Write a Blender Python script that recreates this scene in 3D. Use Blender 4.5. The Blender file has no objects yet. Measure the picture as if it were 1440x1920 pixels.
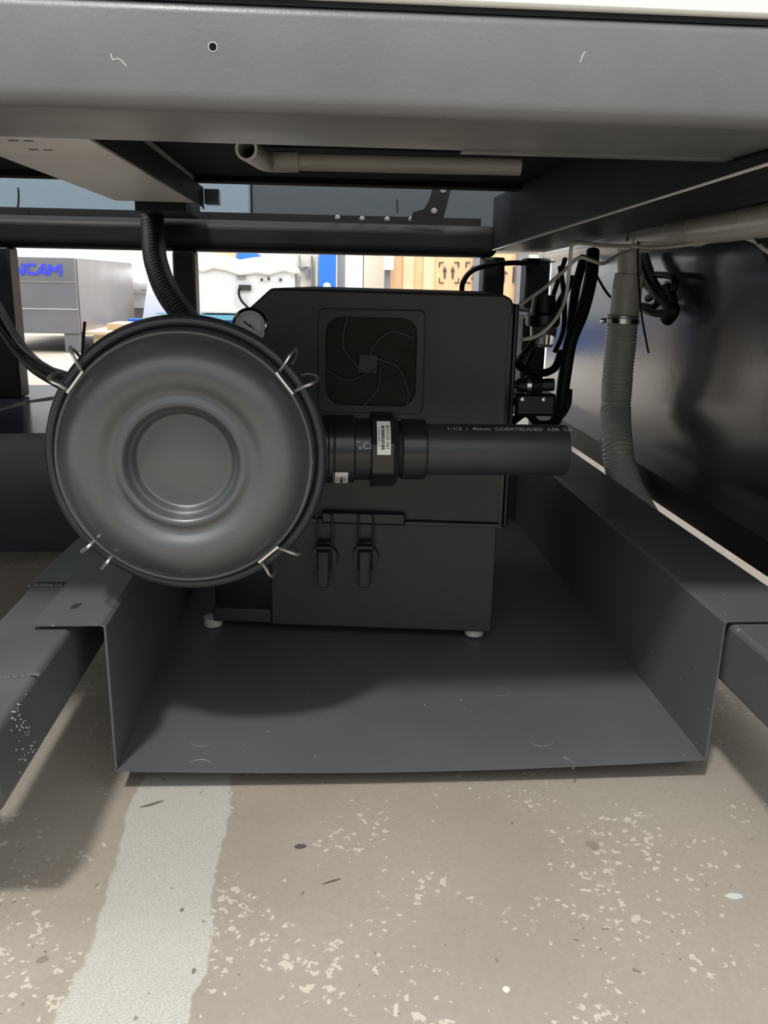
import bpy, bmesh, math, random
from mathutils import Vector, Matrix
random.seed(7)
SC = bpy.context.scene
COL = SC.collection

# ---------------------------------------------------------------- camera
F = 1635.4
def _unit(v): v = Vector(v); return v.normalized()
_y = _unit((607 - 720, 525 - 960, F))
_d = _unit((599 - 720, 7140 - 960, F)); _d = (_d - _y * _d.dot(_y)).normalized()
_x = _d.cross(_y)
RW = Matrix((_x, _y, -_d))                       # image axes (right, down, forward) -> world
CAMZ = 0.45
CP = Vector((0, 0, CAMZ))
cam_d = bpy.data.cameras.new('camera'); cam = bpy.data.objects.new('camera', cam_d); COL.objects.link(cam)
cam_d.sensor_fit = 'VERTICAL'; cam_d.sensor_height = 36; cam_d.sensor_width = 27
cam_d.lens = 36 * F / 1920; cam_d.clip_start = 0.01; cam_d.clip_end = 100
m3 = Matrix((RW @ Vector((1, 0, 0)), RW @ Vector((0, -1, 0)), RW @ Vector((0, 0, -1)))).transposed()
cam.matrix_world = Matrix.Translation(CP) @ m3.to_4x4()
SC.camera = cam

# ---------------------------------------------------------------- light
w = bpy.data.worlds.new('hall_light'); SC.world = w; w.use_nodes = True
wb = w.node_tree.nodes['Background']
# hall light: bright ceiling overhead, dimmer towards the horizon
_t = w.node_tree.nodes.new('ShaderNodeTexCoord'); _s = w.node_tree.nodes.new('ShaderNodeSeparateXYZ')
_r = w.node_tree.nodes.new('ShaderNodeValToRGB'); w.node_tree.links.new(_t.outputs['Generated'], _s.inputs[0])
_m = w.node_tree.nodes.new('ShaderNodeMapRange'); _m.inputs[1].default_value = -1; _m.inputs[2].default_value = 1
w.node_tree.links.new(_s.outputs[2], _m.inputs[0]); w.node_tree.links.new(_m.outputs[0], _r.inputs[0]); w.node_tree.links.new(_r.outputs[0], wb.inputs[0])
_e = _r.color_ramp.elements; _e[0].position = 0.0; _e[0].color = (0.2, 0.2, 0.2, 1); _e[1].position = 1.0; _e[1].color = (1.0, 1.0, 1.0, 1)
for _p, _c in ((0.5, 0.22), (0.60, 0.46), (0.72, 0.85), (0.85, 0.98)):
    _k = _e.new(_p); _k.color = (_c * 0.96, _c * 0.98, _c, 1)
wb.inputs[1].default_value = 1.62
def area(name, loc, target, size, power, col=(1, 1, 1), size_y=None):
    l = bpy.data.lights.new(name, 'AREA'); l.energy = power; l.color = col; l.size = size
    if size_y: l.shape = 'RECTANGLE'; l.size_y = size_y
    o = bpy.data.objects.new(name, l); COL.objects.link(o); o.location = loc
    o.rotation_euler = (Vector(target) - Vector(loc)).to_track_quat('-Z', 'Y').to_euler()
    return o
area('hall_lamp', (-0.95, -1.58, 4.25), (0, 0.7, 0.2), 0.34, 180, (1, 0.98, 0.95))
area('hall_lamp', (0.5, 7.0, 4.5), (0.5, 7.5, 0), 6.0, 1250, (1, 0.99, 0.97), 5.0)
area('hall_lamp', (-6.0, 1.0, 4.3), (-6.4, 1.0, 0), 3.0, 450, (0.95, 0.98, 1.0))  # added unseen lamp, brightens the left hall for the side panel's reflection
area('hall_lamp', (3.2, 1.5, 4.0), (2.6, 2.0, 0), 2.0, 220, (1, 0.99, 0.97))
vs = SC.view_settings
SC.display_settings.display_device = 'sRGB'
vs.view_transform = 'Standard'; vs.look = 'None'; vs.gamma = 1; vs.use_curve_mapping = False
vs.exposure = 0.0

FZ = 0.018      # floor level
# ---------------------------------------------------------------- helpers
def ray(px, py): return RW @ Vector((px - 720, py - 960, F))
def aY(px, py, Y): r = ray(px, py); return CP + r * (Y / r.y)
def aX(px, py, X): r = ray(px, py); return CP + r * (X / r.x)
def aZ(px, py, Z): r = ray(px, py); return CP + r * ((Z - CAMZ) / r.z)

def mat(name, col, rough=0.5, metal=0.0, spec=0.5, bump=0.0, bscale=300.0, var=0.0, vscale=6.0,
        trans=0.0, alpha=1.0, specks=0.0, coat=0.0):
    m = bpy.data.materials.new(name); m.use_nodes = True
    n = m.node_tree; b = n.nodes['Principled BSDF']
    b.inputs['Base Color'].default_value = (*col, 1); b.inputs['Roughness'].default_value = rough
    b.inputs['Metallic'].default_value = metal; b.inputs['Specular IOR Level'].default_value = spec
    b.inputs['Transmission Weight'].default_value = trans; b.inputs['Alpha'].default_value = alpha
    b.inputs['Coat Weight'].default_value = coat
    tc = n.nodes.new('ShaderNodeTexCoord')
    last = None
    if var > 0:
        no = n.nodes.new('ShaderNodeTexNoise'); no.inputs['Scale'].default_value = vscale; no.inputs['Detail'].default_value = 6
        n.links.new(tc.outputs['Object'], no.inputs['Vector'])
        mr = n.nodes.new('ShaderNodeMapRange'); mr.inputs[1].default_value = 0.3; mr.inputs[2].default_value = 0.7
        mr.inputs[3].default_value = 1 - var; mr.inputs[4].default_value = 1 + var
        n.links.new(no.outputs[0], mr.inputs[0])
        mx = n.nodes.new('ShaderNodeVectorMath'); mx.operation = 'SCALE'; mx.inputs[0].default_value = col
        n.links.new(mr.outputs[0], mx.inputs['Scale']); last = mx.outputs[0]
        mr2 = n.nodes.new('ShaderNodeMapRange'); mr2.inputs[1].default_value = 0.3; mr2.inputs[2].default_value = 0.7
        mr2.inputs[3].default_value = rough * 0.85; mr2.inputs[4].default_value = min(1, rough * 1.15)
        n.links.new(no.outputs[0], mr2.inputs[0]); n.links.new(mr2.outputs[0], b.inputs['Roughness'])
    if specks > 0:      # dust specks and little chips
        vo = n.nodes.new('ShaderNodeTexVoronoi'); vo.inputs['Scale'].default_value = 45
        n.links.new(tc.outputs['Object'], vo.inputs['Vector'])
        nn = n.nodes.new('ShaderNodeTexNoise'); nn.inputs['Scale'].default_value = 7; n.links.new(tc.outputs['Object'], nn.inputs['Vector'])
        lt = n.nodes.new('ShaderNodeMath'); lt.operation = 'LESS_THAN'; lt.inputs[1].default_value = specks
        n.links.new(vo.outputs['Distance'], lt.inputs[0])
        gt = n.nodes.new('ShaderNodeMath'); gt.operation = 'GREATER_THAN'; gt.inputs[1].default_value = 0.52
        n.links.new(nn.outputs[0], gt.inputs[0])
        mu = n.nodes.new('ShaderNodeMath'); mu.operation = 'MULTIPLY'; n.links.new(lt.outputs[0], mu.inputs[0]); n.links.new(gt.outputs[0], mu.inputs[1])
        mi = n.nodes.new('ShaderNodeMix'); mi.data_type = 'RGBA'; mi.inputs[7].default_value = (0.22, 0.22, 0.21, 1)
        mi.inputs[6].default_value = (*col, 1)
        if last: n.links.new(last, mi.inputs[6])
        n.links.new(mu.outputs[0], mi.inputs[0]); last = mi.outputs[2]
    if last: n.links.new(last, b.inputs['Base Color'])
    if bump > 0:
        nb = n.nodes.new('ShaderNodeTexNoise'); nb.inputs['Scale'].default_value = bscale; nb.inputs['Detail'].default_value = 2
        n.links.new(tc.outputs['Object'], nb.inputs['Vector'])
        bp = n.nodes.new('ShaderNodeBump'); bp.inputs['Strength'].default_value = bump; bp.inputs['Distance'].default_value = 0.001
        n.links.new(nb.outputs[0], bp.inputs['Height']); n.links.new(bp.outputs[0], b.inputs['Normal'])
    return m

M = {
 'beam': mat('grey_powder_coat', (0.135, 0.138, 0.140), 0.40, bump=0.16, bscale=330, var=0.08, vscale=14, specks=0.0),
 'frame': mat('black_powder_coat', (0.012, 0.0125, 0.0135), 0.45, spec=0.2, bump=0.15, bscale=300, var=0.15),
 'under': mat('matt_black_underside', (0.006, 0.006, 0.006), 0.8, spec=0.1),
 'rail': mat('dark_grey_rail_paint', (0.080, 0.083, 0.085), 0.42, bump=0.2, bscale=200, var=0.22, vscale=9, specks=0.07),
 'tray': mat('charcoal_sheet_metal', (0.088, 0.088, 0.094), 0.5, bump=0.15, bscale=420, var=0.1, vscale=5, specks=0.055),
 'pump': mat('pump_black_paint', (0.036, 0.036, 0.034), 0.48, bump=0.2, bscale=500, var=0.08, vscale=8),
 'pumpedge': mat('gloss_black_paint', (0.012, 0.012, 0.013), 0.25),
 'plastic': mat('black_plastic', (0.014, 0.014, 0.015), 0.33, var=0.1),
 'grille': mat('satin_grey_plastic', (0.036, 0.036, 0.034), 0.5),
 'mesh': mat('dust_filter_mat', (0.012, 0.013, 0.008), 0.8, var=0.3, vscale=60),
 'lid': mat('canister_satin_black', (0.055, 0.058, 0.061), 0.37, spec=0.9, bump=0.05, bscale=500, var=0.08, vscale=9, specks=0.05),
 'ring': mat('rolled_rim_black', (0.024, 0.028, 0.032), 0.30, var=0.1),
 'rubber': mat('black_rubber', (0.010, 0.010, 0.011), 0.5, spec=0.25, bump=0.1),
 'wire': mat('steel_wire', (0.88, 0.86, 0.82), 0.38, 1.0),
 'chrome': mat('polished_steel', (0.75, 0.75, 0.74), 0.15, 1.0),
 'abs': mat('abs_pipe', (0.030, 0.032, 0.036), 0.38, var=0.15, vscale=25),
 'absgloss': mat('abs_gloss', (0.016, 0.016, 0.017), 0.22, var=0.1, vscale=30),
 'sticker': mat('white_sticker', (0.78, 0.78, 0.76), 0.5),
 'ink': mat('black_ink', (0.02, 0.02, 0.02), 0.6),
 'print': mat('grey_print', (0.42, 0.44, 0.45), 0.5),
 'dial': mat('gauge_dial', (0.42, 0.43, 0.43), 0.5),
 'white': mat('white_laminate', (0.74, 0.75, 0.72), 0.4),
 'galv': mat('brushed_galvanised', (0.76, 0.74, 0.71), 0.5, 0.0, var=0.12, vscale=7),
 'pvc': mat('off_white_pvc', (0.42, 0.41, 0.36), 0.45, var=0.08),
 'greypvc': mat('grey_pvc', (0.60, 0.58, 0.53), 0.25, var=0.03, vscale=20),
 'hose': mat('clear_ribbed_hose', (0.55, 0.56, 0.51), 0.2, trans=0.1),
 'cable_w': mat('white_cable_jacket', (0.75, 0.72, 0.64), 0.45),
 'panel': mat('gloss_black_panel', (0.024, 0.027, 0.040), 0.19, spec=0.8, bump=0.12, bscale=60, var=0.12, vscale=3),
 'rear': mat('blue_grey_panel', (0.17, 0.225, 0.27), 0.5),
 'rear_shaded': mat('shaded_rear_panel', (0.05, 0.062, 0.07), 0.4),  # rear panel colour darkened for the fading light
 'glass': mat('smoky_bowl', (0.5, 0.55, 0.55), 0.08, trans=0.8),
 'cab': mat('cabinet_grey', (0.15, 0.15, 0.165), 0.5, var=0.04),
 'cab2': mat('cabinet_brown_grey', (0.14, 0.13, 0.125), 0.35, var=0.06),
 'letter': mat('blue_letter', (0.04, 0.06, 0.80), 0.5),
 'blue': mat('blue_paint', (0.01, 0.11, 0.55), 0.45),
 'lblue': mat('pale_blue_paint', (0.12, 0.35, 0.50), 0.45),
 'bwhite': mat('white_enclosure', (0.62, 0.64, 0.66), 0.45),
 'film': mat('white_plastic_film', (0.75, 0.76, 0.77), 0.35, bump=0.6, bscale=30),
 'wood': mat('pale_pine', (0.56, 0.42, 0.27), 0.6, var=0.12, vscale=3),
 'ply': mat('crate_plywood', (0.52, 0.34, 0.19), 0.6, var=0.12, vscale=4),
 'stencil': mat('stencil_ink', (0.06, 0.05, 0.05), 0.7),
 'wallp': mat('white_wall_paint', (0.62, 0.62, 0.60), 0.7),
 'beige': mat('beige_panel', (0.52, 0.49, 0.42), 0.6),
 'steelgrey': mat('steel_grey', (0.2, 0.2, 0.2), 0.5),
 'brownpipe': mat('brown_fabric', (0.28, 0.17, 0.10), 0.7),
}

def world_of(p):
    m = Matrix.Translation(p.location)
    return world_of(p.parent) @ p.matrix_parent_inverse @ m if p.parent else m
def ob(name, bm, m, parent=None, smooth=False, bevel=0.0, bseg=2, angle=35):
    me = bpy.data.meshes.new(name); bmesh.ops.recalc_face_normals(bm, faces=bm.faces); bm.to_mesh(me); bm.free()
    me.materials.append(M[m] if isinstance(m, str) else m)
    o = bpy.data.objects.new(name, me); COL.objects.link(o)
    if parent:
        o.parent = parent
        o.matrix_parent_inverse = world_of(parent).inverted()
    if bevel > 0:
        b = o.modifiers.new('bevel', 'BEVEL'); b.width = bevel; b.segments = bseg; b.limit_method = 'ANGLE'; b.angle_limit = math.radians(40)
        smooth = True
    if smooth:
        for f in me.polygons: f.use_smooth = True
        me.set_sharp_from_angle(angle=math.radians(angle))
    return o
def thing(name, label, cat, loc=(0, 0, 0), group=None):
    o = bpy.data.objects.new(name, None); COL.objects.link(o); o.location = loc; o.empty_display_size = 0.03
    o['label'] = label; o['category'] = cat
    if group: o['group'] = group
    return o
def tag(o, label, cat, group=None):
    o['label'] = label; o['category'] = cat
    if group: o['group'] = group
    return o
def struct(o): o['kind'] = 'structure'; return o

def B(): return bmesh.new()
def box(bm, x0, x1, y0, y1, z0, z1, mtx=None):
    vs_ = [bm.verts.new((x, y, z)) for z in (z0, z1) for y in (y0, y1) for x in (x0, x1)]
    for f in ((0, 1, 3, 2), (4, 6, 7, 5), (0, 4, 5, 1), (2, 3, 7, 6), (0, 2, 6, 4), (1, 5, 7, 3)):
        bm.faces.new([vs_[i] for i in f])
    if mtx:
        for v in vs_: v.co = mtx @ v.co
    return bm
def prism(bm, pts, ext):
    a = [bm.verts.new(p) for p in pts]; b = [bm.verts.new(Vector(p) + Vector(ext)) for p in pts]
    bm.faces.new(a); bm.faces.new(b[::-1])
    n = len(pts)
    for i in range(n): bm.faces.new((a[i], a[(i + 1) % n], b[(i + 1) % n], b[i]))
    return bm
def frame_plate(bm, outer, inner, ext):
    """plate with one hole; outer and inner have the same number of points"""
    n = len(outer); ex = Vector(ext)
    oa = [bm.verts.new(p) for p in outer]; ia = [bm.verts.new(p) for p in inner]
    obk = [bm.verts.new(Vector(p) + ex) for p in outer]; ibk = [bm.verts.new(Vector(p) + ex) for p in inner]
    for i in range(n):
        j = (i + 1) % n
        bm.faces.new((oa[i], oa[j], ia[j], ia[i])); bm.faces.new((obk[j], obk[i], ibk[i], ibk[j]))
        bm.faces.new((oa[j], oa[i], obk[i], obk[j])); bm.faces.new((ia[i], ia[j], ibk[j], ibk[i]))
    return bm
def smoothpath(pts, k=8):
    pts = [Vector(p) for p in pts]
    if len(pts) < 3: return pts
    out = []
    for i in range(len(pts) - 1):
        p0 = pts[max(i - 1, 0)]; p1 = pts[i]; p2 = pts[i + 1]; p3 = pts[min(i + 2, len(pts) - 1)]
        for s in range(k):
            t = s / k
            out.append(0.5 * ((2 * p1) + (p2 - p0) * t + (2 * p0 - 5 * p1 + 4 * p2 - p3) * t * t + (3 * p1 - p0 - 3 * p2 + p3) * t ** 3))
    out.append(pts[-1]); return out
def tube(bm, pts, r, seg=10, smooth=8, ribs=None, hollow=0.0, cap=True, closed=False):
    P = smoothpath(pts, smooth) if smooth else [Vector(p) for p in pts]
    if ribs:      # resample finely for a corrugated hose: ribs = (pitch, depth)
        L = [0]
        for a, b in zip(P, P[1:]): L.append(L[-1] + (b - a).length)
        step = ribs[0] / 4; n = int(L[-1] / step); Q = []; j = 0
        for i in range(n + 1):
            s = i * step
            while j < len(L) - 2 and L[j + 1] < s: j += 1
            t = (s - L[j]) / max(1e-9, L[j + 1] - L[j]); Q.append(P[j].lerp(P[j + 1], min(t, 1)))
        P = Q
    N = len(P); rings = []; up = None
    for i in range(N):
        if closed: t = (P[(i + 1) % N] - P[i - 1]).normalized()
        else: t = (P[min(i + 1, N - 1)] - P[max(i - 1, 0)]).normalized()
        if up is None:
            up = Vector((0, 0, 1)) if abs(t.z) < 0.9 else Vector((1, 0, 0))
        up = (up - t * up.dot(t)).normalized(); sd = t.cross(up)
        rr = r[min(i, len(r) - 1)] if isinstance(r, (list, tuple)) else r
        if ribs: rr = rr - ribs[1] * (0.5 - 0.5 * math.cos(2 * math.pi * (i % 4) / 4))
        rings.append([bm.verts.new(P[i] + (up * math.cos(2 * math.pi * k / seg) + sd * math.sin(2 * math.pi * k / seg)) * rr) for k in range(seg)])
    R = range(N) if closed else range(N - 1)
    for i in R:
        a = rings[i]; b = rings[(i + 1) % N]
        for k in range(seg): bm.faces.new((a[k], a[(k + 1) % seg], b[(k + 1) % seg], b[k]))
    if cap and not closed: bm.faces.new(rings[0][::-1]); bm.faces.new(rings[-1])
    return bm
def lathe(bm, prof, org, ax, seg=64, closed=False):
    """prof = [(radius, distance along axis)]"""
    org = Vector(org); ax = Vector(ax).normalized()
    u = Vector((0, 0, 1)) if abs(ax.z) < 0.9 else Vector((1, 0, 0))
    u = (u - ax * u.dot(ax)).normalized(); v = ax.cross(u)
    rings = []
    for r, a in prof:
        c = org + ax * a
        if r < 1e-6: rings.append([bm.verts.new(c)])
        else: rings.append([bm.verts.new(c + (u * math.cos(2 * math.pi * k / seg) + v * math.sin(2 * math.pi * k / seg)) * r) for k in range(seg)])
    n = len(rings)
    for i in range(n if closed else n - 1):
        a = rings[i]; b = rings[(i + 1) % n]
        if len(a) == 1 and len(b) == 1: continue
        for k in range(seg):
            k2 = (k + 1) % seg
            if len(a) == 1: bm.faces.new((a[0], b[k2], b[k]))
            elif len(b) == 1: bm.faces.new((a[k], a[k2], b[0]))
            else: bm.faces.new((a[k], a[k2], b[k2], b[k]))
    return bm
def roundrect(x0, x1, z0, z1, r, n=5):
    out = []
    for cx, cz, a0 in ((x1 - r, z1 - r, 0), (x0 + r, z1 - r, 90), (x0 + r, z0 + r, 180), (x1 - r, z0 + r, 270)):
        for i in range(n + 1):
            a = math.radians(a0 + 90 * i / n); out.append((cx + r * math.cos(a), cz + r * math.sin(a)))
    return out
def text_bm(s, size, fn, bold=0.0):
    """lettering as real mesh; fn maps flat text x,y to a 3D point"""
    cu = bpy.data.curves.new('txt', 'FONT'); cu.body = s; cu.size = size; cu.offset = bold; cu.align_x = 'CENTER'; cu.align_y = 'CENTER'
    o = bpy.data.objects.new('txt', cu); COL.objects.link(o)
    dg = bpy.context.evaluated_depsgraph_get(); dg.update()
    me = bpy.data.meshes.new_from_object(o.evaluated_get(dg))
    bm = bmesh.new(); bm.from_mesh(me)
    bpy.data.objects.remove(o); bpy.data.curves.remove(cu); bpy.data.meshes.remove(me)
    for v in bm.verts: v.co = fn(v.co.x, v.co.y)
    return bm

# ---------------------------------------------------------------- concrete floor
def floor_material():
    m = bpy.data.materials.new('worn_concrete'); m.use_nodes = True
    n = m.node_tree; L = n.links.new; b = n.nodes['Principled BSDF']
    def N(t): return n.nodes.new(t)
    def val(x, s):
        if hasattr(x, 'links') or hasattr(x, 'is_output'): L(x, s)
        else: s.default_value = x
    def mth(op, a, c=0.0, clamp=False):
        k = N('ShaderNodeMath'); k.operation = op; k.use_clamp = clamp; val(a, k.inputs[0]); val(c, k.inputs[1]); return k.outputs[0]
    def mixc(f, a, c):
        k = N('ShaderNodeMix'); k.data_type = 'RGBA'; val(f, k.inputs[0])
        for s, x in ((6, a), (7, c)):
            if isinstance(x, tuple): k.inputs[s].default_value = (*x, 1)
            else: L(x, k.inputs[s])
        return k.outputs[2]
    def rng(x, a, c, d, e):
        k = N('ShaderNodeMapRange'); L(x, k.inputs[0])
        for i, q in enumerate((a, c, d, e)): k.inputs[i + 1].default_value = q
        return k.outputs[0]
    geo = N('ShaderNodeTexCoord').outputs['Object']
    sx = N('ShaderNodeSeparateXYZ'); L(geo, sx.inputs[0]); X, Y = sx.outputs[0], sx.outputs[1]
    def noise(sc, det=4, rough=0.55):
        k = N('ShaderNodeTexNoise'); k.inputs['Scale'].default_value = sc; k.inputs['Detail'].default_value = det
        k.inputs['Roughness'].default_value = rough; L(geo, k.inputs['Vector']); return k.outputs[0]
    base = mixc(rng(noise(5, 6), 0.35, 0.65, 0, 1), (0.282, 0.247, 0.197), (0.338, 0.298, 0.243))
    base = mixc(rng(noise(1.6, 3), 0.45, 0.7, 0, 0.6), base, (0.33, 0.295, 0.27))
    base = mixc(rng(noise(240, 3), 0.35, 0.75, 0.0, 0.28), base, (0.20, 0.17, 0.14))
    # bare strip along the room: pale speckled concrete with ragged edges
    wob = mth('MULTIPLY', mth('SUBTRACT', noise(9, 4), 0.5), 0.040)
    wob2 = mth('MULTIPLY', mth('SUBTRACT', noise(90, 3), 0.5), 0.006)
    xx = mth('ADD', mth('ADD', X, wob), wob2)
    st = mth('MULTIPLY', rng(xx, -0.1600, -0.1575, 0, 1), rng(xx, -0.0800, -0.0780, 1, 0))
    pale = mixc(rng(noise(1100, 2), 0.35, 0.65, 0, 1), (0.51, 0.50, 0.455), (0.31, 0.30, 0.265))
    pale = mixc(rng(noise(12, 4), 0.4, 0.75, 0, 0.5), pale, (0.42, 0.39, 0.33))
    base = mixc(mth('MULTIPLY', st, 0.92), base, pale)
    # pale pitted flecks in drifting clusters
    vo = N('ShaderNodeTexVoronoi'); vo.inputs['Scale'].default_value = 125
    dist = N('ShaderNodeTexNoise'); dist.inputs['Scale'].default_value = 120; L(geo, dist.inputs['Vector'])
    vm = N('ShaderNodeVectorMath'); vm.operation = 'SCALE'; L(dist.outputs[1], vm.inputs[0]); vm.inputs['Scale'].default_value = 0.012
    va = N('ShaderNodeVectorMath'); va.operation = 'ADD'; L(geo, va.inputs[0]); L(vm.outputs[0], va.inputs[1])
    L(va.outputs[0], vo.inputs['Vector'])
    cl = rng(noise(13, 5, 0.65), 0.44, 0.62, 0.0, 0.44)
    fl = mth('LESS_THAN', vo.outputs['Distance'], cl)
    fl = mth('MULTIPLY', fl, mth('GREATER_THAN', noise(210, 2), 0.47))
    notst = mth('SUBTRACT', 1.0, st)
    fl = mth('MULTIPLY', fl, notst)
    base = mixc(mth('MULTIPLY', fl, 0.62), base, (0.58, 0.53, 0.44))
    vd = N('ShaderNodeTexVoronoi'); vd.inputs['Scale'].default_value = 55; L(va.outputs[0], vd.inputs['Vector'])
    dk = mth('MULTIPLY', mth('LESS_THAN', vd.outputs['Distance'], 0.08), mth('GREATER_THAN', noise(14, 2), 0.5))
    base = mixc(mth('MULTIPLY', dk, 0.6), base, (0.10, 0.085, 0.075))
    # single stains: (x, y, half width, half length, rotation)
    stains = [(560, 1587, 12, 5, (0.05, 0.05, 0.055)), (290, 1508, 18, 3, (0.09, 0.07, 0.05)), (630, 1652, 18, 2.2, (0.07, 0.055, 0.045)),
              (352, 1820, 6, 7, (0.12, 0.12, 0.11)), (335, 1706, 5, 4, (0.12, 0.12, 0.11)), (1122, 1585, 14, 9, (0.22, 0.18, 0.15)),
              (1378, 1680, 16, 6, (0.50, 0.55, 0.50)), (948, 1855, 9, 7, (0.66, 0.64, 0.56)), (70, 1800, 14, 7, (0.20, 0.17, 0.14))]
    for px, py, a, c, colr in stains:
        p = aZ(px, py, FZ); q = aZ(px + a, py, FZ); s = aZ(px, py + c, FZ)
        dx = mth('DIVIDE', mth('SUBTRACT', xx, p.x), abs(q.x - p.x)); dy = mth('DIVIDE', mth('SUBTRACT', Y, p.y), abs(s.y - p.y))
        if c < 4: dy = mth('ADD', dy, mth('MULTIPLY', dx, -2.2))
        dd = mth('ADD', mth('POWER', mth('ABSOLUTE', dx), 2.0), mth('POWER', mth('ABSOLUTE', dy), 2.0))
        dd = mth('ADD', dd, mth('MULTIPLY', mth('SUBTRACT', noise(150, 2), 0.5), 1.6))
        base = mixc(rng(dd, 0.6, 1.1, 0.9, 0), base, colr)
    L(base, b.inputs['Base Color']); b.inputs['Roughness'].default_value = 0.55; b.inputs['Specular IOR Level'].default_value = 0.35
    h = mth('ADD', mth('MULTIPLY', noise(300, 3), 0.5), mth('MULTIPLY', fl, 0.6))
    bp = N('ShaderNodeBump'); bp.inputs['Strength'].default_value = 0.25; bp.inputs['Distance'].default_value = 0.001
    L(h, bp.inputs['Height']); L(bp.outputs[0], b.inputs['Normal'])
    return m
M['floor'] = floor_material()
struct(ob('floor', box(B(), -9, 9, -4, 15, FZ - 0.05, FZ), 'floor'))
struct(ob('wall_left', box(B(), -9.2, -9, -4, 15, FZ, 6), 'wallp'))
struct(ob('wall_back', box(B(), -9, 9, 15, 15.2, FZ, 6), 'wallp'))

# ---------------------------------------------------------------- machine table: welded frame
T = thing('machine_table', 'large dark steel machine table with white edged top spanning the photo above the pump', 'machine table', (0, 1.0, 0.6))
YB, ZB0, ZB1, YB1 = 0.545, 0.5425, 0.598, 0.672
bm = B()
# front beam: box tube with rounded lower front corner
prof = [(YB1, ZB0), (YB1, ZB1), (YB + 0.004, ZB1), (YB + 0.001, ZB1 - 0.002), (YB, ZB1 - 0.006)]
for i in range(7):
    a = math.radians(180 + 15 * i); prof.append((YB + 0.010 + 0.010 * math.cos(a), ZB0 + 0.010 + 0.010 * math.sin(a)))
prism(bm, [(-3.0, y, z) for y, z in prof], (3.585, 0, 0))
fb = ob('front_beam', bm, 'beam', T, smooth=True, angle=50)
hc = aY(399, 88, YB)
bm = B(); lathe(bm, [(0.0022, -0.0004), (0.0022, 0.0003), (0.0026, 0.0003), (0.0026, -0.0004)], hc, (0, -1, 0), 20, True)
ob('hole_rim', bm, 'wire', fb, smooth=True)
bm = B(); lathe(bm, [(0, 0.0001), (0.0022, 0.0001), (0.0022, -0.0005), (0, -0.0005)], hc, (0, -1, 0), 20)
ob('bolt_hole', bm, 'under', fb)
for pp in (((207, 100), (212, 112), (221, 110), (231, 117), (237, 124)), ((1097, 97), (1092, 106), (1088, 117))):
    bm = B(); tube(bm, [aY(x, y, YB) for x, y in pp], 0.0003, 5, 4); ob('scratch', bm, 'greypvc', fb, smooth=True)
# white table top: its front edge rises towards the left behind the beam lip
bm = B(); box(bm, -3.0, 0.585, YB - 0.003, 1.47, 0.6012, 0.630)
tp = ob('tabletop', bm, 'white', T, bevel=0.002)
ob('gap_strip', box(B(), -3.0, 0.585, YB + 0.002, YB1, 0.598, 0.6012), 'rubber', T)  # dark strip filling the gap between beam and top
# second plate lip behind the beam
ob('beam_seam_flange', box(B(), 0.10, 0.52, YB1, YB1 + 0.012, 0.5415, 0.5445), 'beam', T)
# dark under-deck just below the top
ob('under_deck', box(B(), -3.0, 0.585, YB1, 1.468, 0.5975, 0.6008), 'under', T)
# back frame
Yk = 1.60
ob('upper_back_beam', box(B(), -3.0, 0.30, 1.40, 1.44, 0.590, 0.598), 'under', T)
bk = B(); box(bk, -3.0, 0.31, Yk, Yk + 0.05, 0.494, 0.548)
ob('back_rail', bk, 'frame', T, bevel=0.017, bseg=5)
ob('back_flange', box(B(), -3.0, 0.285, Yk + 0.052, Yk + 0.056, 0.50, 0.563), 'frame', T)
def post(x0, x1, z0=0.235, y0=Yk + 0.002, y1=Yk + 0.05):
    ob('post', box(B(), x0, x1, y0, y1, z0, 0.495), 'frame', T, bevel=0.004)
post(-0.62, -0.540); post(-0.2634, -0.2246); post(0.285, 0.3236); post(0.3625, 0.4064)
# side beam on the right and its hanging underside
bm = B()
p0 = aX(1440, 309, 0.30); p1 = aX(905, 476, 0.30)
dz = (p1.z - p0.z) / (p1.y - p0.y)
ya, yb = YB1, 1.62
za = p0.z + (ya - p0.y) * dz; zb = p0.z + (yb - p0.y) * dz
ya = 0.562; za = p0.z + (ya - p0.y) * dz
pts = [(0.30, ya, za), (0.30, yb, zb), (0.30, yb, 0.598), (0.30, YB1 + .0005, 0.598), (0.30, YB1 + .0005, 0.5418), (0.30, ya, 0.5418)]
prism(bm, pts, (0.100, 0, 0))
ob('side_beam', bm, 'frame', T, bevel=0.003)
# thin pale line along the lower corner of the beam
bm = B(); tube(bm, [(0.3003, ya, za + 0.0006), (0.3003, yb, zb + 0.0006)], 0.0013, 8, 0)
ob('pale_edge', bm, 'galv', T, smooth=True)
# pale cross beam at the upper left
zc = 0.56
bm = B(); box(bm, -0.315, -0.193, YB1, 1.42, zc, 0.5975)
cb = ob('cross_beam', bm, 'galv', T, bevel=0.0015)
for px, py in ((25, 263), (54, 264), (63, 280), (90, 281)):
    p = aZ(px, py, zc); ob('slot', box(B(), p.x - 0.004, p.x + 0.004, p.y - 0.002, p.y + 0.002, zc - 0.0004, zc + 0.001), 'ink', cb)
ob('cross_beam_flange', box(B(), -0.191, -0.1875, 0.75, 1.46, zc - 0.003, zc + 0.026), 'frame', T)
ob('beam_end_block', box(B(), -0.29, -0.212, 1.44, 1.60, 0.548, 0.597), 'frame', T)
ob('bracket_tab', box(B(), -0.188, -0.165, 1.47, 1.50, 0.563, 0.585), 'rear', T)
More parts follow.
